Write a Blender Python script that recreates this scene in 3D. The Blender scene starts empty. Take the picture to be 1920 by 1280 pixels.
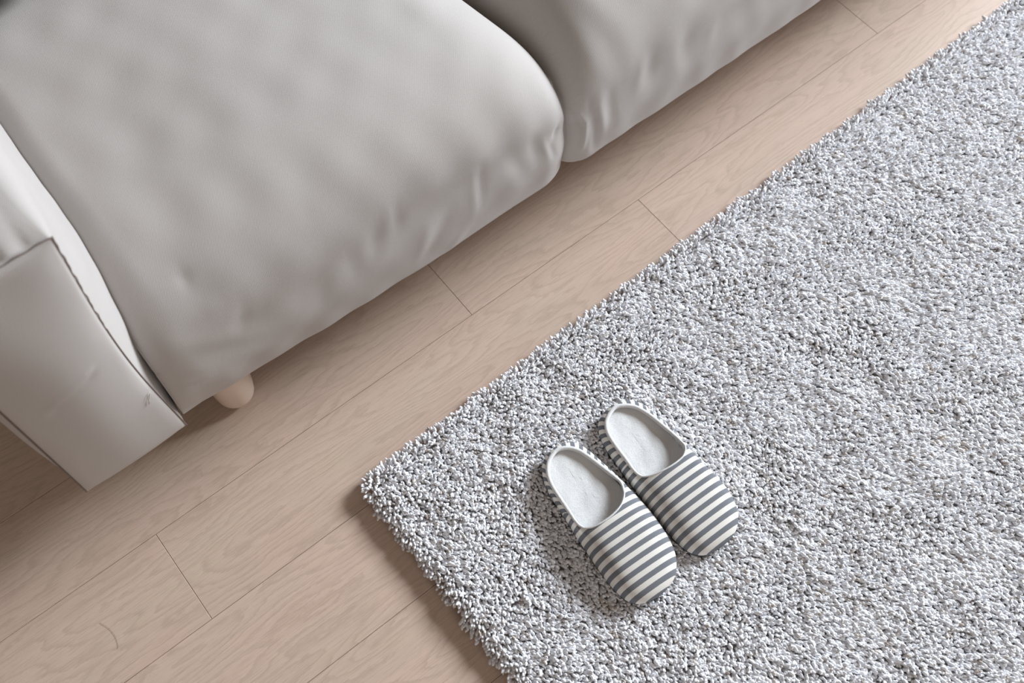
import bpy, bmesh, math, random
import numpy as np
from mathutils import Matrix, Vector

rng = np.random.default_rng(7)
random.seed(7)
scene = bpy.context.scene
col = scene.collection

# ------------------------------------------------------------------ camera, light, exposure
F_PX = 2073.694
CAM_H = 1.50537
cam_data = bpy.data.cameras.new('camera')
cam = bpy.data.objects.new('camera', cam_data)
col.objects.link(cam)
scene.camera = cam
R = Matrix(((0.78493252, 0.55768199, -0.26994765),
            (-0.61955432, 0.70242044, -0.35036833),
            (-0.00577737, 0.44226273, 0.89686693)))
cam.matrix_world = Matrix.Translation((0, 0, CAM_H)) @ R.to_4x4()
cam_data.sensor_width = 36.0
cam_data.lens = F_PX / 1920 * 36
cam_data.clip_start = 0.05
cam_data.dof.use_dof = True
cam_data.dof.focus_distance = 1.56
cam_data.dof.aperture_fstop = 4.5

world = bpy.data.worlds.new('room_ambience')
scene.world = world
world.use_nodes = True
bg = world.node_tree.nodes['Background']
bg.inputs['Color'].default_value = (1.0, 0.84, 0.70, 1)
bg.inputs['Strength'].default_value = 0.19

def area(name, loc, target, sx, sy, power, color):
    l = bpy.data.lights.new(name, 'AREA')
    l.shape = 'RECTANGLE'; l.size = sx; l.size_y = sy
    l.energy = power; l.color = color
    o = bpy.data.objects.new(name, l); col.objects.link(o)
    o.location = loc
    o.rotation_euler = (Vector(target) - Vector(loc)).to_track_quat('-Z', 'Y').to_euler()
    return o
# daylight entering through the tall window to the right of the rug
area('window_daylight', (7.0, 0.25, 3.55), (0.45, 0.35, 0.1), 2.9, 2.1, 1040, (0.87, 0.94, 1.0))
# weak fill lamp added behind the viewer to brighten the sofa front
area('viewer_side_fill', (-0.3, -3.4, 1.9), (0.4, 0.6, 0.2), 2.4, 1.4, 30, (1.0, 0.95, 0.90))

scene.view_settings.view_transform = 'Standard'
scene.view_settings.look = 'None'
scene.view_settings.gamma = 1
scene.view_settings.use_curve_mapping = False
scene.view_settings.exposure = 0.0
scene.cycles.max_bounces = 10
scene.cycles.diffuse_bounces = 8

# ------------------------------------------------------------------ helpers
def link(name, me, mat=None, parent=None, loc=None):
    o = bpy.data.objects.new(name, me)
    col.objects.link(o)
    if mat is not None and me is not None and len(me.materials) == 0:
        me.materials.append(mat)
    if parent is not None:
        o.parent = parent
    if loc is not None:
        o.location = loc
    return o

def mesh_from(name, V, Fc, smooth=True, uv=None):
    me = bpy.data.meshes.new(name)
    me.from_pydata([tuple(map(float, v)) for v in V], [], [tuple(map(int, f)) for f in Fc])
    if smooth:
        me.polygons.foreach_set('use_smooth', [True] * len(me.polygons))
    if uv is not None:
        lay = me.uv_layers.new(name='UVMap')
        idx = np.empty(len(me.loops), dtype=np.int32)
        me.loops.foreach_get('vertex_index', idx)
        lay.data.foreach_set('uv', np.asarray(uv, dtype=np.float32)[idx].ravel())
    me.update()
    return me

def grid_faces(nu, nv, wrap_u=False, flip=False):
    f = []
    for i in range(nu if wrap_u else nu - 1):
        i2 = (i + 1) % nu
        for j in range(nv - 1):
            q = (i * nv + j, i2 * nv + j, i2 * nv + j + 1, i * nv + j + 1)
            f.append(q[::-1] if flip else q)
    return f

def tube(name, pts, rad, mat, parent=None, sides=8, closed=False):
    """tube along a polyline; rad is a number or one radius per point"""
    pts = np.asarray(pts, float); n = len(pts)
    rad = np.full(n, rad) if np.isscalar(rad) else np.asarray(rad)
    if closed:
        tan = np.roll(pts, -1, 0) - np.roll(pts, 1, 0)
    else:
        tan = np.gradient(pts, axis=0)
    tan /= np.linalg.norm(tan, axis=1)[:, None]
    up = np.array([0, 0, 1.0]) if abs(tan[0][2]) < .9 else np.array([0, 1.0, 0])
    V = []
    nrm = np.cross(tan[0], up); nrm /= np.linalg.norm(nrm)
    for k in range(n):
        nrm = nrm - tan[k] * (nrm @ tan[k]); nrm /= np.linalg.norm(nrm)
        b = np.cross(tan[k], nrm)
        for s in range(sides):
            a = 2 * math.pi * s / sides
            V.append(pts[k] + rad[k] * (math.cos(a) * nrm + math.sin(a) * b))
    Fc = []
    for k in range(n if closed else n - 1):
        k2 = (k + 1) % n
        for s in range(sides):
            s2 = (s + 1) % sides
            Fc.append((k * sides + s, k * sides + s2, k2 * sides + s2, k2 * sides + s))
    if not closed:
        Fc.append(tuple(range(sides))[::-1])
        Fc.append(tuple((n - 1) * sides + s for s in range(sides)))
    return link(name, mesh_from(name, V, Fc), mat, parent)

def tag(o, label=None, cat=None, group=None, kind=None):
    for k, v in (('label', label), ('category', cat), ('group', group), ('kind', kind)):
        if v: o[k] = v
    return o

def empty(name, loc=(0, 0, 0), rz=0):
    o = bpy.data.objects.new(name, None); col.objects.link(o)
    o.empty_display_size = .05
    o.location = loc; o.rotation_euler = (0, 0, rz)
    return o

def smoothstep(a, b, x):
    t = np.clip((x - a) / (b - a), 0, 1)
    return t * t * (3 - 2 * t)

def vnoise(x, y, seed=0):
    """cheap smooth 2-D noise, about -1..1"""
    r = np.random.default_rng(seed)
    out = 0 * x
    for _ in range(7):
        a = r.uniform(0, 2 * math.pi); k = r.uniform(.55, 1.45)
        out = out + np.sin((x * math.cos(a) + y * math.sin(a)) * k * 2 * math.pi + r.uniform(0, 6.28))
    return out / 3.2

# ------------------------------------------------------------------ materials
class NT:
    def __init__(self, name):
        self.m = bpy.data.materials.new(name); self.m.use_nodes = True
        self.t = self.m.node_tree; self.b = self.t.nodes['Principled BSDF']
    def n(self, typ, **kw):
        nd = self.t.nodes.new(typ)
        for k, v in kw.items():
            if isinstance(k, str) and hasattr(nd, k): setattr(nd, k, v)
        return nd
    def l(self, a, b): self.t.links.new(a, b)
    def val(self, sock, v):
        if hasattr(v, 'is_output') or isinstance(v, bpy.types.NodeSocket): self.l(v, sock)
        else: sock.default_value = v
    def math(self, op, a, b=0.0, c=None):
        nd = self.n('ShaderNodeMath'); nd.operation = op
        self.val(nd.inputs[0], a); self.val(nd.inputs[1], b)
        if c is not None: self.val(nd.inputs[2], c)
        return nd.outputs[0]
    def noise(self, vec, scale, detail=3, rough=.5, dist=0):
        nd = self.n('ShaderNodeTexNoise')
        if vec is not None: self.l(vec, nd.inputs['Vector'])
        nd.inputs['Scale'].default_value = scale; nd.inputs['Detail'].default_value = detail
        nd.inputs['Roughness'].default_value = rough; nd.inputs['Distortion'].default_value = dist
        return nd.outputs['Fac']
    def mapping(self, vec, scale=(1, 1, 1), loc=(0, 0, 0), rot=(0, 0, 0)):
        nd = self.n('ShaderNodeMapping'); self.l(vec, nd.inputs['Vector'])
        self.val(nd.inputs['Scale'], scale); self.val(nd.inputs['Location'], loc); self.val(nd.inputs['Rotation'], rot)
        return nd.outputs[0]
    def ramp(self, fac, stops):
        nd = self.n('ShaderNodeValToRGB'); self.l(fac, nd.inputs[0])
        e = nd.color_ramp.elements
        while len(e) < len(stops): e.new(.5)
        for k, (p, c) in enumerate(stops):
            e[k].position = p; e[k].color = (*c, 1) if len(c) == 3 else c
        return nd.outputs[0]
    def mix(self, fac, a, b, mode='MIX'):
        nd = self.n('ShaderNodeMix'); nd.data_type = 'RGBA'; nd.blend_type = mode
        self.val(nd.inputs[0], fac); self.val(nd.inputs[6], a); self.val(nd.inputs[7], b)
        return nd.outputs[2]
    def bump(self, h, strength, dist, normal=None):
        nd = self.n('ShaderNodeBump'); self.l(h, nd.inputs['Height'])
        nd.inputs['Strength'].default_value = strength; nd.inputs['Distance'].default_value = dist
        if normal is not None: self.l(normal, nd.inputs['Normal'])
        self.l(nd.outputs[0], self.b.inputs['Normal'])
        return nd.outputs[0]
    def coord(self, which='Object'):
        return self.n('ShaderNodeTexCoord').outputs[which]

def let_light_through(k, colour, amount):
    """thin or loose yarn passes part of the light that falls on its far side"""
    tr = k.n('ShaderNodeBsdfTranslucent'); k.val(tr.inputs['Color'], colour)
    mx = k.n('ShaderNodeMixShader'); mx.inputs[0].default_value = amount
    out = [n for n in k.t.nodes if n.type == 'OUTPUT_MATERIAL'][0]
    k.l(k.b.outputs[0], mx.inputs[1]); k.l(tr.outputs[0], mx.inputs[2]); k.l(mx.outputs[0], out.inputs['Surface'])

def fabric_material(name, base, weave=True, uvspace=True):
    k = NT(name)
    uv = k.coord('UV') if uvspace else k.coord('Object')
    # twill: fine slanted ribs broken up across the weft
    tw = k.mapping(uv, (1, 1, 1), rot=(0, 0, math.radians(38)))
    wv = k.n('ShaderNodeTexWave'); wv.wave_type = 'BANDS'; wv.bands_direction = 'X'
    k.l(tw, wv.inputs['Vector']); wv.inputs['Scale'].default_value = 190; wv.inputs['Distortion'].default_value = 1.2
    wv.inputs['Detail'].default_value = 2; wv.inputs['Detail Scale'].default_value = 3.0
    fine = k.noise(uv, 900, 2, .6)
    melange = k.noise(k.mapping(uv, (260, 900, 1)), 1, 3, .6)
    big = k.noise(uv, 5, 3, .5)
    c = k.mix(k.math('MULTIPLY', melange, .34), (*base, 1), tuple(v * .74 for v in base) + (1,))
    c = k.mix(k.math('MULTIPLY', wv.outputs['Fac'], .13), c, tuple(v * .70 for v in base) + (1,))
    c = k.mix(k.math('MULTIPLY', big, .10), c, (base[0] * .98, base[1] * .92, base[2] * .88, 1))
    k.l(c, k.b.inputs['Base Color'])
    k.b.inputs['Roughness'].default_value = .92
    k.b.inputs['Specular IOR Level'].default_value = .15
    k.b.inputs['Sheen Weight'].default_value = .15
    k.b.inputs['Sheen Roughness'].default_value = .5
    h = k.math('ADD', k.math('MULTIPLY', wv.outputs['Fac'], .5), k.math('MULTIPLY', fine, .6))
    nb = k.bump(h, .42, .0006)
    return k.m

M_sofa = fabric_material('sofa_twill_fabric', (.505, .474, .458))

def seam_material():
    k = NT('seam_crease_shade')
    k.b.inputs['Base Color'].default_value = (.20, .155, .14, 1)  # dark colour standing in for the shade in the seam crease
    k.b.inputs['Roughness'].default_value = .9
    return k.m
M_seam = seam_material()

def plain(name, colr, rough=.7, noise_scale=None, amt=.1, bump=0, spec=.4):
    k = NT(name)
    if noise_scale:
        nz = k.noise(k.coord('Object'), noise_scale, 4, .6)
        k.l(k.mix(nz, (*[v * (1 - amt) for v in colr], 1), (*[min(1, v * (1 + amt)) for v in colr], 1)), k.b.inputs['Base Color'])
        if bump: k.bump(nz, .6, bump)
    else:
        k.b.inputs['Base Color'].default_value = (*colr, 1)
    k.b.inputs['Roughness'].default_value = rough
    k.b.inputs['Specular IOR Level'].default_value = spec
    return k.m
M_leg = plain('whitewashed_leg_wood', (.66, .54, .46), .5, 30, .05)
M_thread = plain('loose_cotton_thread', (.50, .45, .38), .9)
M_hair = plain('brown_hair', (.12, .08, .06), .5)
M_under = plain('black_lining_cloth', (.03, .03, .03), .95)
M_dark = plain('charcoal_cushion_fabric', (.012, .013, .012), .95, 300, .3, .0005)

def oak_material():
    k = NT('whitewashed_oak')
    oi = k.n('ShaderNodeObjectInfo')
    off = k.n('ShaderNodeCombineXYZ')
    k.l(k.math('MULTIPLY', oi.outputs['Random'], 37.0), off.inputs[0])
    k.l(k.math('MULTIPLY', oi.outputs['Random'], 91.0), off.inputs[1])
    add = k.n('ShaderNodeVectorMath'); add.operation = 'ADD'
    k.l(k.coord('Object'), add.inputs[0]); k.l(off.outputs[0], add.inputs[1])
    p = add.outputs[0]
    # cathedral figure: level lines of a long slow noise
    wob = k.noise(k.mapping(p, (11, 40, 1)), 1, 5, .62)
    slow = k.noise(k.mapping(p, (1.5, 9.5, 1)), 1, 2, .45)
    field = k.math('ADD', slow, k.math('MULTIPLY', wob, .10))
    rings = k.math('FRACT', k.math('MULTIPLY', field, 27.0))
    ring = k.ramp(rings, [(0, (0, 0, 0)), (.55, (.25, .25, .25)), (.86, (1, 1, 1)), (1, (0, 0, 0))])
    # straight pores
    pore = k.noise(k.mapping(p, (22, 620, 1)), 1, 3, .65)
    poreR = k.ramp(pore, [(.36, (1, 1, 1)), (.50, (0, 0, 0))])
    streak = k.noise(k.mapping(p, (5, 130, 1)), 1, 3, .6)
    pink = k.noise(k.mapping(p, (4, 14, 1)), 1, 2, .5)
    base = k.mix(oi.outputs['Random'], (.61, .452, .372, 1), (.645, .478, .398, 1))
    c = k.mix(k.math('MULTIPLY', k.ramp(pink, [(.35, (0, 0, 0)), (.65, (1, 1, 1))]), .5), base, (.575, .47, .375, 1))
    c = k.mix(k.math('MULTIPLY', ring, .42), c, (.385, .285, .22, 1))
    c = k.mix(k.math('MULTIPLY', streak, .34), c, (.44, .335, .26, 1))
    c = k.mix(k.math('MULTIPLY', poreR, .26), c, (.33, .24, .18, 1))
    k.l(c, k.b.inputs['Base Color'])
    rg = k.math('ADD', .40, k.math('MULTIPLY', streak, .10))
    k.l(rg, k.b.inputs['Roughness'])
    k.b.inputs['Specular IOR Level'].default_value = .36
    h = k.math('SUBTRACT', 0.0, k.math('ADD', k.math('MULTIPLY', poreR, .7), k.math('MULTIPLY', ring, .3)))
    k.bump(h, .25, .0006)
    return k.m
M_oak = oak_material()

def pile_material():
    k = NT('rug_yarn')
    at = k.n('ShaderNodeAttribute'); at.attribute_type = 'INSTANCER'; at.attribute_name = 'tint'
    c = k.ramp(at.outputs['Fac'], [(0, (.50, .44, .39)), (.10, (.68, .63, .59)), (.22, (.85, .845, .86)), (.6, (.905, .91, .945)), (1, (.94, .945, .975))])
    nz = k.noise(k.mapping(k.coord('Object'), (1, 1, .35)), 1100, 3, .6)
    c = k.mix(k.math('MULTIPLY', nz, .16), c, (.62, .60, .60, 1))
    k.l(c, k.b.inputs['Base Color'])
    k.b.inputs['Roughness'].default_value = .95
    k.b.inputs['Specular IOR Level'].default_value = .1
    k.bump(nz, .5, .0006)
    return k.m
M_pile = pile_material()
M_backing = plain('rug_backing_weave', (.60, .57, .55), .95, 400, .25, .001)

def stripe_material():
    k = NT('grey_white_striped_jersey')
    uv = k.coord('UV')
    sep = k.n('ShaderNodeSeparateXYZ'); k.l(uv, sep.inputs[0])
    wob = k.noise(uv, 700, 2, .5)
    x = k.math('ADD', sep.outputs[0], k.math('MULTIPLY', k.math('SUBTRACT', wob, .5), .0006))
    fr = k.math('FRACT', k.math('DIVIDE', x, .0132))
    s = k.ramp(fr, [(0, (1, 1, 1)), (.475, (1, 1, 1)), (.505, (0, 0, 0)), (.98, (0, 0, 0))])
    s.node.color_ramp.elements.new(1.0).color = (1, 1, 1, 1)
    nz = k.noise(k.mapping(uv, (500, 2400, 1)), 1, 3, .6)
    grey = k.mix(nz, (.165, .175, .20, 1), (.25, .26, .285, 1))
    white = k.mix(nz, (.86, .83, .78, 1), (.94, .91, .86, 1))
    k.l(k.mix(s, white, grey), k.b.inputs['Base Color'])
    k.b.inputs['Roughness'].default_value = .85
    k.b.inputs['Specular IOR Level'].default_value = .2
    k.bump(nz, .4, .0004)
    let_light_through(k, k.mix(s, white, grey), .18)
    return k.m
M_stripe = stripe_material()
def terry_material(name='white_terry', thin=False):
    k = NT(name)
    nz = k.noise(k.coord('Object'), 900, 4, .7)
    n2 = k.noise(k.coord('Object'), 160, 3, .6)
    tc = k.mix(nz, (.86, .85, .83, 1), (.93, .93, .92, 1)) if thin else k.mix(nz, (.74, .74, .745, 1), (.84, .84, .85, 1)); k.l(tc, k.b.inputs['Base Color'])
    k.b.inputs['Roughness'].default_value = .95
    k.b.inputs['Specular IOR Level'].default_value = .1
    k.bump(k.math('ADD', nz, n2), .8, .0009)
    if thin: let_light_through(k, tc, .45)
    return k.m
M_terry = terry_material()
M_lining = terry_material('thin_white_lining', True)
M_sole = plain('dark_rubber_sole', (.035, .04, .055), .6, 400, .2, .0002)

# ------------------------------------------------------------------ floor of oak planks
W, LEN = .15, .8955
Y2 = .66219
floor = empty('floor'); tag(floor, kind='structure')
def plank_mesh():
    bm = bmesh.new()
    bmesh.ops.create_cube(bm, size=1)
    g = .0005
    bmesh.ops.scale(bm, vec=(LEN - g, W - g, .014), verts=bm.verts)
    top = [e for e in bm.edges if all(v.co.z > 0 for v in e.verts)]
    bmesh.ops.bevel(bm, geom=top, offset=.0005, segments=2, profile=.5, affect='EDGES')
    bmesh.ops.translate(bm, vec=(0, 0, -.007), verts=bm.verts)
    me = bpy.data.meshes.new('plank'); bm.to_mesh(me); bm.free()
    me.materials.append(M_oak)
    return me
pm = plank_mesh()
joint = {1: .433, 0: -.124, -1: .42, -2: .70, 2: .06, 3: -.33, -3: .22, -4: .5, 4: .3, -5: .05, -6: .61, -7: .3, -8: .1, 5: -.2, 6: .1}
for kx in range(-8, 7):
    yc = Y2 + (kx - .5) * W
    j = joint[kx]
    n0 = math.floor((-1.3 - j) / LEN)
    for q in range(n0, n0 + 6):
        xc = j + (q + .5) * LEN
        p = link('plank', pm, None, floor, (xc, yc, 0))
sub = bmesh.new(); bmesh.ops.create_cube(sub, size=1)
bmesh.ops.scale(sub, vec=(6.6, 2.4, .01), verts=sub.verts)
bmesh.ops.translate(sub, vec=(1.2, .45, -.02), verts=sub.verts)
me = bpy.data.meshes.new('subfloor'); sub.to_mesh(me); sub.free()
link('subfloor', me, plain('subfloor_black', (.02, .015, .01), .9), floor)

# ------------------------------------------------------------------ sofa
sofa = empty('sofa', (.655, 1.1, 0))
SO = np.array([.655, 1.1, 0])
tag(sofa, 'light greige fabric sofa with soft rounded seats beside the grey rug', 'sofa')

def apply_wrinkles(V, N, wr):
    D = np.zeros(len(V))
    for (a, b, A, s) in wr:
        a = np.array(a); b = np.array(b); ab = b - a
        t = np.clip(((V - a) @ ab) / (ab @ ab), 0, 1)
        d = np.linalg.norm(V - (a + t[:, None] * ab), axis=1)
        taper = .35 + .65 * np.sin(np.pi * np.clip(t, .02, .98))
        D += .75 * A * taper * np.exp(-(d / s) ** 2)
    return V + N * D[:, None]

def grid_normals(G):
    du = np.gradient(G, axis=0); dv = np.gradient(G, axis=1)
    n = np.cross(du, dv); n /= (np.linalg.norm(n, axis=2)[:, :, None] + 1e-12)
    return n

def seat(x0, w, left_full, right_full, wr, seed):
    nu = 150
    # denser columns near the seams
    u = np.linspace(0, 1, nu); u = u - .6 * np.sin(2 * math.pi * u) / (2 * math.pi)
    cols = []
    YB = 1.42
    for uu in u:
        x = uu * w
        def ecirc(d, r, full):
            t = min(d / r, 1.0)
            c = math.sqrt(max(0, 1 - (1 - t) ** 2))
            return full + (1 - full) * c
        eL = ecirc(x, .055 if left_full > .2 else .090, left_full); eR = ecirc(w - x, .125, right_full)
        e = min(eL, eR)
        eF = min(ecirc(x, .045, left_full), ecirc(w - x, .050, right_full))
        side = 1 - e
        eF2 = min(ecirc(x, .05, .25 if left_full > .2 else 0), ecirc(w - x, .050, .25 if right_full > .2 else 0))
        T = .284 + .110 * e + (.034 if x0 < .1 else .016) * (1 - (2 * uu - 1) ** 2)
        Fy = .729 - .023 * eF2
        B = .128 + (.010 * max(0, side - .25) if (left_full < .2 and x < w / 2) or (right_full < .2 and x > w / 2) else 0)
        rt = .045 + .095 * e           # front-top rounding
        rb = .012
        tuck = max(0, float(np.interp(x, [0, .03, .076, .126, .3, .4], [.7225, .7235, .7190, .7165, .709, .706])) - Fy) if left_full > .2 else 0
        P = []
        for s in np.linspace(0, 1, 14)[:-1]: P.append((YB + (Fy + tuck + rb + .02 - YB) * s, B + .004))
        for a in np.linspace(0, 1, 7)[:-1]:
            an = a * math.pi / 2
            P.append((Fy + tuck + rb * (1 - math.sin(an)) , B + rb * (1 - math.cos(an))))
        z0 = B + rb; z1 = T - rt
        for s in np.linspace(0, 1, 44)[:-1]:
            z = z0 + (z1 - z0) * s
            P.append((Fy - .005 * math.sin(math.pi * s) ** 2 + tuck * (1 - s) ** 2, z))
        # superellipse corner: longer run on the top than on the front
        ry = rt * (1.35 - .15 * e)
        for a in np.linspace(0, 1, 50)[:-1]:
            an = a * math.pi / 2
            P.append((Fy + ry * (1 - math.cos(an) ** .92), z1 + rt * math.sin(an) ** .92))
        y1 = Fy + ry
        for s in np.linspace(0, 1, 60):
            y = y1 + (YB - y1) * s
            P.append((y, T + (.005 * (1 - math.cos(2 * math.pi * s)) - .030 * s * s) * e - .030 * s * s * (1 - e)))
        P = np.array(P)
        cols.append(np.c_[np.full(len(P), x), P])
    G = np.array(cols); nv = G.shape[1]
    arc = np.concatenate([np.zeros((nu, 1)), np.cumsum(np.linalg.norm(np.diff(G[:, :, 1:], axis=1), axis=2), 1)], 1)
    # let the cloth bow in x near the seams a touch so the edge is a soft pillow
    N = grid_normals(G)
    if N[nu // 2, nv - 10, 2] < 0: N = -N
    X = G.copy(); X[:, :, 0] += x0
    t_ = G[:, :, 0] / w
    back = smoothstep(.76, 1.0, G[:, :, 1])
    X[:, :, 0] -= .026 * back * (t_ if x0 == 0 else np.clip(1 - t_, 0, 1) * (x0 < 1))
    front = np.ones((nu, nv))
    nz = vnoise(X[:, :, 0] * 5.5, arc * 5.5, seed) * .0007 + vnoise(X[:, :, 0] * 16, arc * 9, seed + 5) * .0007
    edgef = np.minimum(smoothstep(0, .05, G[:, :, 0]), smoothstep(0, .05, w - G[:, :, 0]))
    lowf = smoothstep(.36, .26, X[:, :, 2]) * smoothstep(.125, .16, X[:, :, 2]) + .8 * smoothstep(.42, .36, X[:, :, 2]) * (X[:, :, 1] < .95) * smoothstep(.27, .35, X[:, :, 2])
    nz = nz + vnoise(X[:, :, 0] * 20 + 2 * arc, arc * 5, seed + 8) * (.00040 if x0 < .1 else .00018) * lowf * (1 + .6 * vnoise(X[:, :, 0] * 3, arc * 2, seed + 1))
    Vn = X + N * (nz * edgef)[:, :, None]
    V = apply_wrinkles(Vn.reshape(-1, 3), N.reshape(-1, 3), wr)
    uv = np.stack([X[:, :, 0], arc], 2).reshape(-1, 2)
    Fc = grid_faces(nu, nv)
    # close both ends with a fan of the profile
    me = mesh_from('seat', V - SO, Fc + [tuple(range(nv))[::-1], tuple((nu - 1) * nv + k for k in range(nv))], uv=uv)
    o = link('seat', me, M_sofa, sofa)
    return o, V.reshape(nu, nv, 3)

WR0 = [
    ((0.6346, 0.7107, 0.2570), (0.6237, 0.7063, 0.2384), -0.0040, 0.0070),
    ((0.6443, 0.7180, 0.2761), (0.6497, 0.7178, 0.2343), 0.0015, 0.0060),
    ((0.5828, 0.7061, 0.2748), (0.5931, 0.7020, 0.2142), -0.0018, 0.0100),
    ((0.6111, 0.7054, 0.2409), (0.6239, 0.7019, 0.1966), -0.0022, 0.0070),
    ((0.6025, 0.7070, 0.2541), (0.6138, 0.7011, 0.2089), 0.0016, 0.0060),
    ((0.5413, 0.7054, 0.2789), (0.5675, 0.7007, 0.2009), -0.0020, 0.0130),
    ((0.4946, 0.7052, 0.2905), (0.4889, 0.7012, 0.2056), -0.0020, 0.0080),
    ((0.4831, 0.7057, 0.2803), (0.4772, 0.7018, 0.1901), 0.0016, 0.0070),
    ((0.4337, 0.7044, 0.2405), (0.4005, 0.7051, 0.1717), -0.0026, 0.0140),
    ((0.4005, 0.7045, 0.2408), (0.3799, 0.7054, 0.1622), 0.0018, 0.0090),
    ((0.4652, 0.7041, 0.1650), (0.4271, 0.7072, 0.1338), 0.0018, 0.0080),
    ((0.3591, 0.7141, 0.3194), (0.3591, 0.7068, 0.2632), -0.0022, 0.0090),
    ((0.3521, 0.7151, 0.3239), (0.3451, 0.7071, 0.2760), 0.0014, 0.0080),
    ((0.3240, 0.7090, 0.2969), (0.3170, 0.7029, 0.2445), -0.0022, 0.0100),
    ((0.2820, 0.7074, 0.2969), (0.2820, 0.7000, 0.2254), -0.0015, 0.0120),
    ((0.2344, 0.7057, 0.2754), (0.2279, 0.7012, 0.2187), -0.0012, 0.0120),
    ((0.2546, 0.7509, 0.3750), (0.2545, 0.7320, 0.3552), -0.0010, 0.0100),
    ((0.0000, 0.7235, 0.2669), (0.0071, 0.7147, 0.2741), -0.0022, 0.0035),
    ((0.0018, 0.7198, 0.2785), (0.0089, 0.7141, 0.2794), 0.0022, 0.0040),
    ((0.0916, 0.7582, 0.3777), (0.0875, 0.7414, 0.3618), -0.0020, 0.0090),
    ((0.1001, 0.7068, 0.2890), (0.1334, 0.7062, 0.2795), -0.0014, 0.0140),
    ((0.0835, 0.7188, 0.3285), (0.1137, 0.7193, 0.3340), 0.0012, 0.0120),
    ((0.1334, 0.7130, 0.3223), (0.1185, 0.7058, 0.2670), -0.0012, 0.0100),
    ((0.0387, 0.7122, 0.3095), (0.0916, 0.7063, 0.2725), 0.0014, 0.0160),
    ((0.0146, 0.7096, 0.2402), (0.0467, 0.7036, 0.2376), -0.0008, 0.0060),
    ((0.0108, 0.7088, 0.2218), (0.0439, 0.7020, 0.2192), -0.0008, 0.0050),
    ((0.0797, 0.7065, 0.2599), (0.1493, 0.7013, 0.2054), -0.0012, 0.0160),
]
WR1 = [
    ((0.6657, 0.7152, 0.2621), (0.6816, 0.7058, 0.2292), 0.0030, 0.0055),
    ((0.6817, 0.7054, 0.2264), (0.6773, 0.7079, 0.1633), 0.0045, 0.0055),
    ((0.6935, 0.7041, 0.2401), (0.7045, 0.7045, 0.1487), -0.0045, 0.0090),
    ((0.6657, 0.7146, 0.2449), (0.6714, 0.7091, 0.2238), -0.0028, 0.0050),
    ((0.7045, 0.7048, 0.2751), (0.7137, 0.7018, 0.1873), 0.0022, 0.0080),
    ((0.7237, 0.7046, 0.2687), (0.7309, 0.7020, 0.1852), -0.0018, 0.0090),
    ((0.6860, 0.7071, 0.2734), (0.6909, 0.7047, 0.2424), -0.0022, 0.0060),
    ((0.7833, 0.7078, 0.2896), (0.7783, 0.7026, 0.2299), 0.0016, 0.0100),
    ((0.7989, 0.7071, 0.2900), (0.8043, 0.7050, 0.2332), -0.0018, 0.0110),
    ((0.8635, 0.7063, 0.2810), (0.8699, 0.7033, 0.2216), -0.0014, 0.0120),
    ((0.9232, 0.7074, 0.2694), (0.9163, 0.7025, 0.2220), 0.0012, 0.0100),
]
s0, S0 = seat(0.0, .655, .62, .0, WR0, 3)
s1, S1 = seat(.655, .655, .0, .0, WR1, 9)
s2, S2 = seat(1.31, .655, .0, .62, [], 12)

# dark gap piece between seats (the inner lining seen in the seam)
def box(name, c, d, mat, parent, bev=.01, off=SO):
    bm = bmesh.new(); bmesh.ops.create_cube(bm, size=1)
    bmesh.ops.scale(bm, vec=d, verts=bm.verts)
    bmesh.ops.bevel(bm, geom=list(bm.edges), offset=bev, segments=4, profile=.5, affect='EDGES')
    bmesh.ops.translate(bm, vec=Vector(c) - Vector(off), verts=bm.verts)
    me = bpy.data.meshes.new(name)
    uv = bm.loops.layers.uv.new('UVMap')
    for f in bm.faces:
        n = f.normal
        for l in f.loops:
            c_ = l.vert.co
            l[uv].uv = (c_.x, c_.y) if abs(n.z) > .7 else ((c_.x, c_.z) if abs(n.y) > .7 else (c_.y, c_.z))
    bm.to_mesh(me); bm.free()
    me.polygons.foreach_set('use_smooth', [True] * len(me.polygons))
    return link(name, me, mat, parent)

box('base', (.9825, 1.12, .215), (1.94, .74, .16), M_sofa, sofa, .012)

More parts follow.
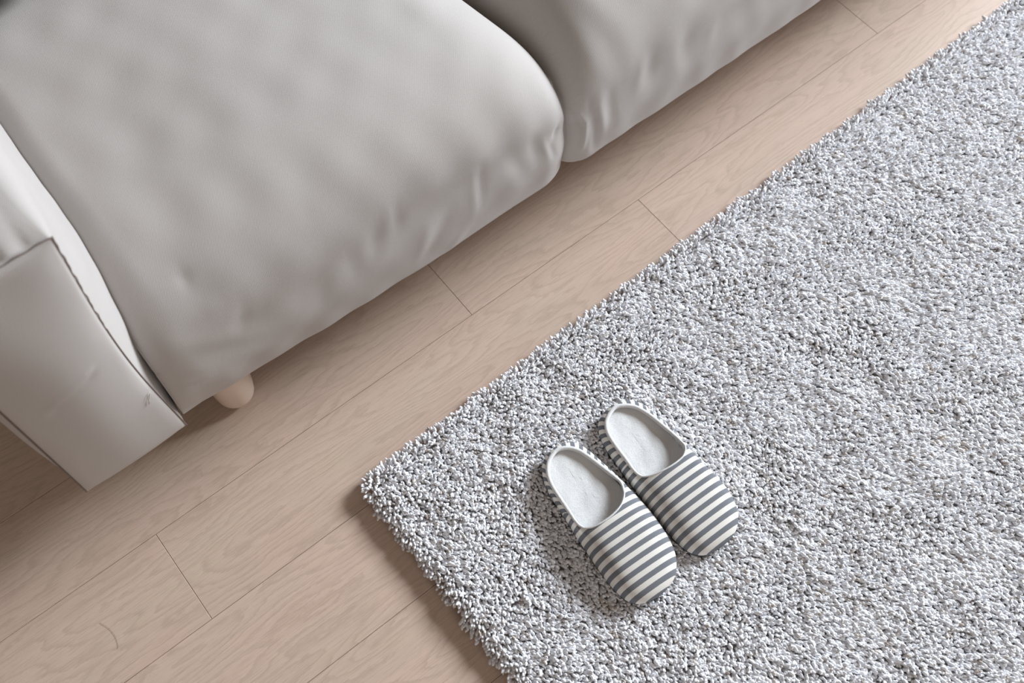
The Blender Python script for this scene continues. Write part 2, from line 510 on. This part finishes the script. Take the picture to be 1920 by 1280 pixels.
def arm(side):
    """side -1: the left arm in view; +1: mirrored at the other end"""
    xa, xb = -.153, -.006
    yf, yb = .712, 1.55
    zb, zt = .133, .606
    ny = 90
    ys = yf + (yb - yf) * (np.linspace(0, 1, ny) ** 1.8)
    loops = []
    for y in ys:
        g = 1 - math.exp(-(y - yf) / .055)
        r = .003 + .030 * g
        top = zt + .024 * g
        P = []
            # left side up
        nS, nT, nC = 46, 30, 8
        xl, xr = xa - .001, xb + .001
        for s in np.linspace(0, 1, nS):
            z = zb + (top - r - zb) * s
            P.append((xl - .030 * (1 - math.exp(-(y - yf) / .03)) * math.sin(math.pi * min(1, s * 1.02)) ** .75 * (1 - .55 * s), z))
        for a in np.linspace(0, 1, nC + 2)[1:-1]:
            an = a * math.pi / 2
            P.append((xl - .003 * g + r * (1 - math.cos(an)), top - r + r * math.sin(an)))
        for s in np.linspace(0, 1, nT):
            x = xl + r + (xr - xl - 2 * r) * s
            P.append((x, top + .008 * g * math.sin(math.pi * s)))
        for a in np.linspace(0, 1, nC + 2)[1:-1]:
            an = a * math.pi / 2
            P.append((xr + .010 * g - r * (1 - math.sin(an)), top - r + r * math.cos(an)))
        for s in np.linspace(0, 1, nS):
            z = top - r + (zb - top + r) * s
            P.append((xr + .027 * g * math.sin(math.pi * (.12 + .80 * s)) ** .8 - (1 - g) * .0105 * math.sin(math.pi * min(1, max(0, (z - zb) / (zt - zb)))) ** 1.2, z))
        for s in np.linspace(0, 1, 12)[1:-1]:
            P.append((xr + (xl - xr) * s, zb))
        loops.append([(x, y, z) for x, z in P])
    G = np.array(loops); nl = G.shape[1]
    Gc = np.concatenate([G, G[:, :1]], 1)
    per = np.concatenate([np.zeros((ny, 1)), np.cumsum(np.linalg.norm(np.diff(Gc, axis=1), axis=2), 1)], 1)[:, :nl]
    yy = np.repeat(ys[:, None], nl, 1)
    N = grid_normals(G)
    cx = (xa + xb) / 2
    sgn = np.sign((N[ny // 2, nl // 2, 2])) or 1
    N = N * sgn
    n_ = vnoise(yy * 7, per * 7, 21) * .0013 + vnoise(yy * 18, per * 14, 22) * .0006
    n_ = n_ * smoothstep(0, .04, yy - yf)
    # gathers behind the top seam
    fold = np.zeros_like(yy)
    for xg, amp, wd in ((-.030, -.0045, .0045), (-.046, .0035, .006), (-.058, -.0045, .005), (-.080, -.004, .007), (-.100, .003, .008), (-.120, -.004, .006)):
        fold += .6 * amp * np.exp(-((G[:, :, 0] - xg) / wd) ** 2) * np.exp(-(yy - yf) / .022) * (G[:, :, 2] > zt - .02) * smoothstep(0, .006, yy - yf)
    G2 = G + N * (n_ + fold)[:, :, None]
    V = G2.reshape(-1, 3)
    uv = np.stack([per, yy], 2).reshape(-1, 2)
    Fc = []
    for i in range(ny - 1):
        for j in range(nl):
            j2 = (j + 1) % nl
            Fc.append((i * nl + j, (i + 1) * nl + j, (i + 1) * nl + j2, i * nl + j2))
    Fc.append(tuple((ny - 1) * nl + j for j in range(nl)))
    off = SO
    mir = (lambda A: np.c_[2 * .9825 - A[:, 0], A[:, 1:]]) if side > 0 else (lambda A: A)
    if side > 0: Fc = [f[::-1] for f in Fc]
    root = link('arm', mesh_from('arm', mir(V) - off, Fc, uv=uv), M_sofa, sofa)
    # front panel
    na, nb = 60, 110
    gx = np.linspace(0, 1, na); gz = np.linspace(0, 1, nb)
    A, B = np.meshgrid(gx, gz, indexing='ij')
    xs = xa - .0008 + (xb - xa + .0016) * A
    # the right seam bows outwards a little at mid height
    xs = xs - .0105 * np.sin(np.pi * B) ** 1.2 * A
    zs = zb - .004 + (zt + .001 - zb + .004) * B
    edge = np.minimum(np.minimum(A, 1 - A) * (xb - xa), np.minimum(B, 1 - B) * (zt - zb))
    bul = .016 * np.sin(np.pi * np.clip(A, 0, 1)) ** .5 * np.sin(np.pi * np.clip(B, 0, 1)) ** .35
    wr = .0011 * vnoise(xs * 9, zs * 7, 31) * smoothstep(0, .02, edge)
    crease = .0012 * np.exp(-((zs - (.385 + .35 * (xs + .08))) / .006) ** 2) * smoothstep(.03, .05, edge)
    crease -= .0012 * np.exp(-((zs - (.372 + .35 * (xs + .08))) / .007) ** 2) * smoothstep(.03, .05, edge)
    ysurf = yf - .001 - bul - wr - crease
    G = np.stack([xs, ysurf, zs], 2)
    V = G.reshape(-1, 3)
    uv = np.stack([xs, zs], 2).reshape(-1, 2)
    Fc = grid_faces(na, nb)
    if side > 0: Fc = [f[::-1] for f in Fc]
    fp = link('front_panel', mesh_from('front_panel', mir(V) - off, Fc, uv=uv), M_sofa, root)
    # seams round the panel, their crease shade put in as dark tubes
    def pts(idx):
        return mir(np.array(idx)) - off
    wob = lambda z: .0004 * math.sin(z * 170) + .0004 * math.sin(z * 331 + 1)
    rs = [(xs[-1, k] + .0008 + wob(zs[-1, k]) * (zs[-1, k] > .42), yf - .0012, zs[-1, k]) for k in range(0, nb, 1)]
    ls = [(xs[0, k] - .0015, yf - .0010, zs[0, k]) for k in range(0, nb, 1)]
    ts = [(xs[k, -1], yf - .001, zs[k, -1] + .0008 + .0010 * math.sin(xs[k, -1] * 260)) for k in range(na)]
    for P_, r_ in ((rs, .0009), (ls, .0010), (ts, .0008)):
        o = tube('seam', pts(P_), r_, M_seam, root, 6)
    return root
armL = arm(-1)
armR = arm(1)

# loose thread on the arm seam
# (positions on the arm front, beside the seat)
th = [(-.0155, .708, .262), (-.020, .7035, .262), (-.024, .702, .257), (-.026, .702, .249)]
tube('loose_thread', np.array(th) - SO, .0005, M_thread, sofa, 5)
th = [(-.0155, .708, .264), (-.021, .703, .268), (-.0245, .702, .262)]
tube('loose_thread', np.array(th) - SO, .0004, M_thread, sofa, 5)

# legs: round tapered wooden pegs
def leg(x, y):
    V = []; Fc = []; ns = 40
    prof = [(0, 0)] + [(.0285 * math.sin(a) ** .8, .020 * (1 - math.cos(a))) for a in np.linspace(.2, math.pi / 2, 10)] + [(.0300, .032), (.0315, .055), (.0325, .09), (.033, .135)]
    rows = []
    for (r, z) in prof:
        rows.append([(x + r * math.cos(2 * math.pi * k / ns), y + r * math.sin(2 * math.pi * k / ns), z) for k in range(ns)])
    for rw in rows: V += rw
    for i in range(len(rows) - 1):
        for k in range(ns):
            k2 = (k + 1) % ns
            Fc.append((i * ns + k, i * ns + k2, (i + 1) * ns + k2, (i + 1) * ns + k))
    Fc.append(tuple((len(rows) - 1) * ns + k for k in range(ns)))
    return link('leg', mesh_from('leg', np.array(V) - SO, Fc), M_leg, sofa)
LEGX, LEGY = .079, .772
for lx in (LEGX, 1.965 - LEGX):
    for ly in (LEGY, 1.42):
        leg(lx, ly)

# backrest behind the seats (out of the frame) with its cushions
box('backrest', (.9825, 1.48, .47), (1.97, .14, .66), M_sofa, sofa, .05)

# dark cushion lying at the back of the seat, only its corner in view
def pillow():
    root_loc = np.array([-.022, 1.405, .385])
    n = 40
    g = np.linspace(-1, 1, n)
    A, B = np.meshgrid(g, g, indexing='ij')
    half = .2
    V = []; Fc = []
    for s in (1, -1):
        px = A * half * (1 - .06 * (1 - B * B) ) ; py = B * half * (1 - .06 * (1 - A * A))
        th_ = .055 * ((1 - A ** 2).clip(0) * (1 - B ** 2).clip(0)) ** .38
        G = np.stack([px, py, .055 + s * th_], 2).reshape(-1, 3)
        V.append(G); Fc.append(grid_faces(n, n, flip=(s < 0)))
    Vv = np.concatenate(V); F2 = Fc[0] + [tuple(i + n * n for i in f) for f in Fc[1]]
    me = mesh_from('throw_cushion', Vv, F2)
    bm = bmesh.new(); bm.from_mesh(me); bmesh.ops.remove_doubles(bm, verts=bm.verts, dist=.0005); bm.to_mesh(me); bm.free()
    o = link('throw_cushion', me, M_dark, None, tuple(root_loc))
    return o
pil = pillow()
tag(pil, 'black throw cushion at the back of the sofa seat, corner at the top left edge', 'cushion')

# ------------------------------------------------------------------ shag rug
rug = empty('shag_rug', (.14, .54, 0))
RO = np.array([.14, .54, 0])
tag(rug, 'light grey shag rug lying on the oak floor in front of the sofa', 'rug')
ANG = math.radians(.75)
RX, RY = 1.62, 1.30                       # extent along the sofa, and towards the viewer
cA, sA = math.cos(ANG), math.sin(ANG)
def rug_xy(a, b):
    """a along the sofa from the visible corner, b towards the viewer"""
    skew = -.030 * b
    return RO[0] + a * cA + b * sA + skew * 0 , RO[1] + a * sA - b * cA
def backing():
    bm = bmesh.new(); bmesh.ops.create_cube(bm, size=1)
    bmesh.ops.scale(bm, vec=(RX - .02, RY - .02, .012), verts=bm.verts)
    bmesh.ops.bevel(bm, geom=[e for e in bm.edges if abs(e.verts[0].co.z - e.verts[1].co.z) > .001], offset=.006, segments=3, affect='EDGES')
    bmesh.ops.translate(bm, vec=(RX / 2, -RY / 2, .0065), verts=bm.verts)
    bmesh.ops.rotate(bm, cent=(0, 0, 0), matrix=Matrix.Rotation(ANG, 3, 'Z'), verts=bm.verts)
    me = bpy.data.meshes.new('backing'); bm.to_mesh(me); bm.free()
    return link('backing', me, M_backing, rug)
backing()

def tuft_mesh(k):
    r = np.random.default_rng(50 + k)
    L_ = .0100; sides = 6; rows = 6
    V = []; Fc = []
    bend = r.uniform(-.0016, .0016, 2)
    for i in range(rows):
        t = i / (rows - 1)
        rad = (.00135 + .0007 * math.sin(math.pi * min(1, t * 1.05)) ) * (1 if t < .8 else (1 - ((t - .8) / .2) ** 2) ** .5 * .9 + .12)
        cx = bend[0] * math.sin(t * 2.6); cy = bend[1] * math.sin(t * 3.0)
        for s in range(sides):
            a = 2 * math.pi * s / sides + t * 2.2
            rr = rad * (1 + .22 * math.cos(2 * a + 1.3 * k) + r.uniform(-.1, .1))
            V.append((cx + rr * math.cos(a), cy + rr * math.sin(a), L_ * t))
    for i in range(rows - 1):
        for s in range(sides):
            s2 = (s + 1) % sides
            Fc.append((i * sides + s, i * sides + s2, (i + 1) * sides + s2, (i + 1) * sides + s))
    Fc.append(tuple((rows - 1) * sides + s for s in range(sides)))
    me = mesh_from('yarn_tuft', V, Fc)
    me.materials.append(M_pile)
    return me
tcol = bpy.data.collections.new('yarn_tuft_shapes')
for k in range(6):
    o = bpy.data.objects.new('yarn_tuft', tuft_mesh(k)); tcol.objects.link(o)

def pile_points():
    sp = .0033
    a = np.arange(-.004, RX + .004, sp); b = np.arange(-.004, RY + .004, sp)
    A, B = np.meshgrid(a, b, indexing='ij')
    A = A + rng.uniform(-.5, .5, A.shape) * sp * 1.3; B = B + rng.uniform(-.5, .5, B.shape) * sp * 1.3
    A = A.ravel(); B = B.ravel()
    # ragged border
    e = np.minimum(np.minimum(A, RX - A), np.minimum(B, RY - B))
    ra = vnoise(A * 30, B * 30, 77) * .0028
    keep = e > ra - .001
    A, B, e = A[keep], B[keep], e[keep]
    n = len(A)
    hump = vnoise(A * 14, B * 14, 3) * .0016 + vnoise(A * 40, B * 40, 4) * .0014
    edge = np.clip(e / .02, 0, 1)
    z = .0055 + .0125 * np.sqrt(1 - (1 - edge) ** 2) + hump * edge + rng.normal(0, .0011, n)
    # lean: mostly towards the viewer, swirling slowly, outwards at the border
    lx = .10 * vnoise(A * 5, B * 5, 8) * 2 + rng.normal(0, .31, n)
    ly = .72 + .22 * vnoise(A * 6, B * 6, 9) + rng.normal(0, .31, n)
    dx = np.where(A < .022, -1.0 * (1 - A / .022), 0)
    dyt = np.where(B < .022, -1.5 * (1 - B / .022), 0)
    lx = lx + dx; ly = ly + dyt
    dirv = np.stack([lx * cA + ly * sA, lx * sA - ly * cA, np.full(n, .80)], 1)
    dirv /= np.linalg.norm(dirv, axis=1)[:, None]
    X = RO[0] + A * cA + B * sA; Y = RO[1] + A * sA - B * cA
    P = np.stack([X - RO[0], Y - RO[1], z], 1)
    # euler from z-axis to dirv with random twist first: R = Rz(phi) Ry(theta) Rz(tw)  -> use XYZ euler approx
    theta = np.arccos(dirv[:, 2]); phi = np.arctan2(dirv[:, 1], dirv[:, 0]); tw = rng.uniform(0, 2 * math.pi, n)
    cz, sz = np.cos(phi), np.sin(phi); ct, st = np.cos(theta), np.sin(theta); cw, sw = np.cos(tw), np.sin(tw)
    # matrix entries of Rz(phi)Ry(theta)Rz(tw)
    m00 = cz * ct * cw - sz * sw; m10 = sz * ct * cw + cz * sw; m20 = -st * cw
    m21 = st * sw; m22 = ct
    ey = np.arcsin(np.clip(-m20, -1, 1)); ex = np.arctan2(m21, m22); ez = np.arctan2(m10, m00)
    rot = np.stack([ex, ey, ez], 1)
    scl = rng.uniform(.72, 1.25, n)
    tint = np.clip(rng.beta(2.6, 1.5, n) + .18 * vnoise(A * 60, B * 60, 14) , 0, 1)
    spot = vnoise(A * 22, B * 22, 18)
    tint = np.where((spot > .95) & (rng.random(n) < .6), tint * .35, tint)
    return P, rot, scl, tint
P_, rot_, scl_, tint_ = pile_points()
me = bpy.data.meshes.new('pile')
me.vertices.add(len(P_)); me.vertices.foreach_set('co', P_.astype(np.float32).ravel())
for nm, typ, key, data in (('rot', 'FLOAT_VECTOR', 'vector', rot_), ('scl', 'FLOAT', 'value', scl_), ('tint', 'FLOAT', 'value', tint_)):
    at = me.attributes.new(nm, typ, 'POINT'); at.data.foreach_set(key, data.astype(np.float32).ravel())
me.materials.append(M_pile)
pile = link('pile', me, None, rug)
tag(pile, kind='stuff')
ng = bpy.data.node_groups.new('rug_pile', 'GeometryNodeTree')
ng.interface.new_socket('Geometry', in_out='INPUT', socket_type='NodeSocketGeometry')
ng.interface.new_socket('Geometry', in_out='OUTPUT', socket_type='NodeSocketGeometry')
gi = ng.nodes.new('NodeGroupInput'); go = ng.nodes.new('NodeGroupOutput')
m2p = ng.nodes.new('GeometryNodeMeshToPoints')
ci = ng.nodes.new('GeometryNodeCollectionInfo'); ci.inputs['Collection'].default_value = tcol
ci.inputs['Separate Children'].default_value = True; ci.inputs['Reset Children'].default_value = True
iop = ng.nodes.new('GeometryNodeInstanceOnPoints'); iop.inputs['Pick Instance'].default_value = True
ra_ = ng.nodes.new('GeometryNodeInputNamedAttribute'); ra_.data_type = 'FLOAT_VECTOR'; ra_.inputs[0].default_value = 'rot'
sa_ = ng.nodes.new('GeometryNodeInputNamedAttribute'); sa_.data_type = 'FLOAT'; sa_.inputs[0].default_value = 'scl'
e2r = ng.nodes.new('FunctionNodeEulerToRotation')
rv = ng.nodes.new('FunctionNodeRandomValue'); rv.data_type = 'INT'
ng.links.new(gi.outputs[0], m2p.inputs['Mesh'])
ng.links.new(m2p.outputs[0], iop.inputs['Points'])
ng.links.new(ci.outputs[0], iop.inputs['Instance'])
ng.links.new(ra_.outputs[0], e2r.inputs[0]); ng.links.new(e2r.outputs[0], iop.inputs['Rotation'])
ng.links.new(sa_.outputs[0], iop.inputs['Scale'])
for s in rv.inputs:
    if s.type == 'INT' and s.name == 'Max': s.default_value = 5
    if s.type == 'INT' and s.name == 'Min': s.default_value = 0
ng.links.new([s for s in rv.outputs if s.type == 'INT'][0], iop.inputs['Instance Index'])
ng.links.new(iop.outputs[0], go.inputs[0])
md = pile.modifiers.new('pile', 'NODES'); md.node_group = ng

# ------------------------------------------------------------------ slippers
def catmull(P, n, closed=True):
    P = np.asarray(P, float); m = len(P); out = []
    for i in range(m):
        p0, p1, p2, p3 = P[(i - 1) % m], P[i], P[(i + 1) % m], P[(i + 2) % m]
        for t in np.linspace(0, 1, 20, endpoint=False):
            out.append(.5 * ((2 * p1) + (-p0 + p2) * t + (2 * p0 - 5 * p1 + 4 * p2 - p3) * t * t + (-p0 + 3 * p1 - 3 * p2 + p3) * t ** 3))
    return np.array(out)

# outline of the sole and edge of the opening, metres; x across, y from heel to toe, z above the rug; anticlockwise from the heel
OUT_L = [(.0, .001), (.018, .005), (.030, .014), (.039, .030), (.0435, .050), (.0455, .075), (.0465, .100), (.0480, .130), (.0490, .160), (.0492, .190),
         (.0470, .215), (.0405, .234), (.0280, .2445), (.010, .2488), (-.010, .2475), (-.0300, .2395), (-.0455, .221), (-.0530, .197), (-.0548, .172),
         (-.0545, .150), (-.0525, .131), (-.0500, .110), (-.0480, .090), (-.0450, .070), (-.0415, .050), (-.0365, .028), (-.0285, .0115), (-.015, .003)]
RIM_L = [(.002, .0058, .026), (.0195, .0120, .026), (.0310, .0235, .026), (.0375, .038, .0262), (.0405, .055, .027), (.0415, .075, .0285), (.0418, .0934, .0305),
         (.0425, .110, .034), (.0405, .1215, .0375), (.0320, .1300, .043), (.0180, .1335, .0475), (-.002, .1335, .0495), (-.0220, .1275, .0475), (-.0370, .1145, .0385),
         (-.0440, .100, .0325), (-.0435, .090, .030), (-.0405, .073, .0275), (-.0365, .056, .0262), (-.0310, .038, .026), (-.0240, .0225, .026), (-.0130, .0110, .026)]
OUT_R = [(.0, .001), (.0215, .006), (.033, .016), (.0405, .032), (.0440, .050), (.0460, .075), (.0475, .100), (.0488, .125), (.0500, .150), (.0505, .180),
         (.0495, .205), (.0450, .228), (.0335, .2430), (.0150, .2490), (-.0100, .2490), (-.0300, .2415), (-.0440, .226), (-.0510, .205), (-.0522, .190),
         (-.0500, .170), (-.0475, .147), (-.0465, .125), (-.0465, .105), (-.0462, .080), (-.0447, .058), (-.0425, .038), (-.0350, .0155), (-.0210, .0045)]
RIM_R = [(0, .006, .026), (.0200, .0135, .026), (.0305, .026, .026), (.0350, .0398, .0262), (.0375, .060, .027), (.0385, .0854, .029), (.0395, .100, .032),
         (.0380, .1125, .0355), (.0300, .1210, .042), (.0170, .1262, .047), (-.0019, .1295, .0495), (-.0200, .1290, .0485), (-.0310, .1250, .0455), (-.0400, .1165, .039),
         (-.0425, .104, .033), (-.0424, .090, .030), (-.0405, .070, .0275), (-.0385, .0555, .0265), (-.0340, .038, .026), (-.0270, .0230, .026), (-.0150, .0115, .026)]

def resample(P, n):
    d = np.r_[0, np.cumsum(np.linalg.norm(np.diff(P, axis=0), axis=1))]
    s = np.linspace(0, d[-1], n + 1)[:-1]
    return np.stack([np.interp(s, d, P[:, k]) for k in range(P.shape[1])], 1)

def loops(out, rim, inset=0.0, zdrop=0.0):
    """matched closed loops with n1 columns heel to corner, n2 corner to toe, n2 back, n1 back"""
    n1, n2 = 42, 58
    res = []
    for ctrl, yR, yL in ((out, .118, .112), (rim, .1215 if out is OUT_L else .1130, .1120)):
        C_ = catmull(ctrl, 0)
        top = int(np.argmax(C_[:, 1] - (.0 if C_.shape[1] == 2 else 0) - .02 * np.abs(C_[:, 0])))
        a = int(np.argmin(np.abs(C_[:top, 1] - yR))); b = top + int(np.argmin(np.abs(C_[top:, 1] - yL)))
        Cc = np.r_[C_, C_[:1]]
        segs = [resample(Cc[0:a + 1], n1), resample(Cc[a:top + 1], n2), resample(Cc[top:b + 1], n2), resample(Cc[b:], n1)]
        L_ = np.concatenate(segs)
        if inset:
            t = np.roll(L_, -2, 0) - np.roll(L_, 2, 0)
            nrm = np.stack([-t[:, 1], t[:, 0]], 1); nrm /= np.linalg.norm(nrm, axis=1)[:, None]
            L_[:, :2] += nrm * inset
        res.append(L_)
    O, Rr = res
    Rr[:, 2] -= zdrop
    return O, Rr, n1, n2

def make_slipper(name, loc, rz, label, out, rim):
    root = empty(name, loc, rz)
    tag(root, label, 'slipper', 'striped slippers on the rug')
    O, Rm, n1, n2 = loops(out, rim)
    n = len(O); nv = 26
    SOLE = .008
    dist = np.linalg.norm(Rm[:, :2] - O, axis=1)
    V = np.zeros((n, nv, 3)); UV = np.zeros((n, nv, 2))
    arc = np.r_[0, np.cumsum(np.linalg.norm(np.diff(np.r_[O, O[:1]], axis=0), axis=1))][:n]
    for i in range(n):
        ex = 2.25
        for j in range(nv):
            ph = (j / (nv - 1)) * math.pi / 2
            a = 1 - math.cos(ph) ** (2 / ex) if ph < math.pi / 2 - 1e-6 else 1
            zz = math.sin(ph) ** (2 / ex)
            xy = O[i] + (Rm[i, :2] - O[i]) * a
            # cloth swells a little over the edge of the sole
            ow = O[i] - Rm[i, :2]; ow = ow / (np.linalg.norm(ow) + 1e-9)
            xy = xy + ow * (.0024 if min(i, n - i) > n1 else .0012) * math.sin(math.pi * min(1, zz * 1.2)) * (1 if zz < .83 else 0)
            V[i, j] = (xy[0], xy[1], SOLE + (Rm[i, 2] - SOLE) * zz)
            UV[i, j] = (xy[1] + .0040, xy[0])
    # which columns belong to the heel band
    half = n1 + n2 - 1
    sidx = np.minimum(np.arange(n), n - np.arange(n))
    band = sidx < n1 - 8
    def sub(mask_cols, name_, mat, parent, uvf):
        Fc = []
        for i in range(n):
            i2 = (i + 1) % n
            if mask_cols[i] and mask_cols[i2]:
                for j in range(nv - 1):
                    Fc.append((i * nv + j, i2 * nv + j, i2 * nv + j + 1, i * nv + j + 1))
        me = mesh_from(name_, V.reshape(-1, 3), Fc, uv=uvf.reshape(-1, 2))
        bm = bmesh.new(); bm.from_mesh(me)
        bmesh.ops.delete(bm, geom=[v for v in bm.verts if not v.link_faces], context='VERTS')
        bm.to_mesh(me); bm.free()
        return link(name_, me, mat, parent)
    upmask = ~band
    for q in range(n):                      # share the boundary column
        if upmask[(q + 1) % n] and not upmask[q]: upmask[q] = True; break
    for q in range(n - 1, -1, -1):
        if upmask[q - 1] and band[q] and not (~band)[q] and not upmask[q]: upmask[q] = True; break
    up = sub(upmask, 'upper', M_stripe, root, UV)
    UVb = np.zeros((n, nv, 2))
    sg = np.where(np.arange(n) <= half, arc, arc - (arc[-1] + np.linalg.norm(O[-1] - O[0])))
    UVb[:, :, 0] = sg[:, None] + .003; UVb[:, :, 1] = V[:, :, 2]
    bd = sub(band, 'heel_band', M_stripe, root, UVb)
    # inner lining
    O2, R2, _, _ = loops(out, rim, .0030, .0015)
    Vl = np.zeros((n, nv, 3))
    for i in range(n):
        for j in range(nv):
            ph = (j / (nv - 1)) * math.pi / 2
            a = 1 - math.cos(ph) ** (2 / 2.4) if ph < math.pi / 2 - 1e-6 else 1
            zz = math.sin(ph) ** (2 / 2.4)
            xy = O2[i] + (R2[i, :2] - O2[i]) * a
            Vl[i, j] = (xy[0], xy[1], SOLE + .001 + (R2[i, 2] - .002 - SOLE) * zz)
    me = mesh_from('lining', Vl.reshape(-1, 3), grid_faces(n, nv, True, True))
    link('lining', me, M_lining, root)
    # rolled white rim
    rimp = Rm.copy(); rimp[:, 2] += .0002
    cen = np.array([0, .06])
    inn = cen - rimp[:, :2]; inn /= np.linalg.norm(inn, axis=1)[:, None]
    w_ = np.where(sidx < n1 - 3, .0030, .0011)
    ker = np.ones(17) / 17; w_ = np.convolve(np.r_[w_[-8:], w_, w_[:8]], ker, 'valid')
    rimp[:, :2] += inn * (w_ * .9)[:, None]
    tube('rolled_rim', rimp, w_, M_terry, root, 10, closed=True)
    # insole: cushioned white terry
    rings = [1.0, .985, .95, .9, .8, .65, .5, .35, .2, .08]
    O3, _, _, _ = loops(out, rim, .0046)
    cc = np.stack([np.zeros(n), np.clip(O3[:, 1], .035, .195)], 1)
    Vi = []
    for k, s in enumerate(rings):
        ht = {0: .0095, 1: .0150, 2: .0182, 3: .0194}.get(k, .0198)
        cup = .0012 * (s if k > 2 else 1)
        for i in range(n):
            xy = cc[i] + (O3[i] - cc[i]) * s
            zz = ht + .0006 * vnoise(np.array(xy[0] * 30), np.array(xy[1] * 30), 5) * (k > 2) + cup
            Vi.append((xy[0], xy[1], zz))
    nr = len(rings)
    Fi = []
    for k in range(nr - 1):
        for i in range(n):
            i2 = (i + 1) % n
            Fi.append((k * n + i, k * n + i2, (k + 1) * n + i2, (k + 1) * n + i))
    Fi.append(tuple((nr - 1) * n + i for i in range(n)))
    link('insole', mesh_from('insole', Vi, Fi), M_terry, root)
    # sole
    Vs = []; Fs = []
    for (z, g) in ((0, -.004), (.0015, -.0016), (.0040, -.0002), (.0075, -.0002), (.0090, -.0016)):
        for i in range(n):
            d_ = O[i] - cc[i]; L_ = np.linalg.norm(d_) + 1e-9
            xy = O[i] + d_ / L_ * g
            Vs.append((xy[0], xy[1], z))
    for k in range(4):
        for i in range(n):
            i2 = (i + 1) % n
            Fs.append((k * n + i, k * n + i2, (k + 1) * n + i2, (k + 1) * n + i))
    Fs.append(tuple(range(n))[::-1]); Fs.append(tuple(4 * n + i for i in range(n)))
    link('sole', mesh_from('sole', Vs, Fs), M_sole, root)
    return root

def place(org, ang):
    # local +y runs heel to toe; heel->toe direction has world angle ang (degrees)
    return (org[0], org[1], .0225), math.radians(ang - 90)
SL = (.3850, .4050); SR = (.4875, .4040)
l1, r1 = place(SL, -94.4); l2, r2 = place(SR, -92.2)
make_slipper('slipper', l1, r1, 'grey and white striped slipper on the left, set further towards the viewer', OUT_L, RIM_L)
make_slipper('slipper', l2, r2, 'grey and white striped slipper on the right, nearer the middle of the rug', OUT_R, RIM_R)

# ------------------------------------------------------------------ a fallen hair on the floor
hair = [(-0.2456, 0.6018, 0.0007), (-0.241, 0.5909, 0.0007), (-0.2385, 0.5808, 0.0007), (-0.2384, 0.5708, 0.0007), (-0.2404, 0.5616, 0.0007), (-0.2431, 0.5566, 0.0007)]
hc = np.array(hair); hc = np.r_[[2 * hc[0] - hc[1]], hc, [2 * hc[-1] - hc[-2]]]
hr = tube('hair', catmull(hc, 0)[20:20 * (len(hc) - 2) + 1:4], .00013, M_hair, None, 5)
tag(hr, 'short curved dark hair lying on an oak plank at the lower left', 'hair')
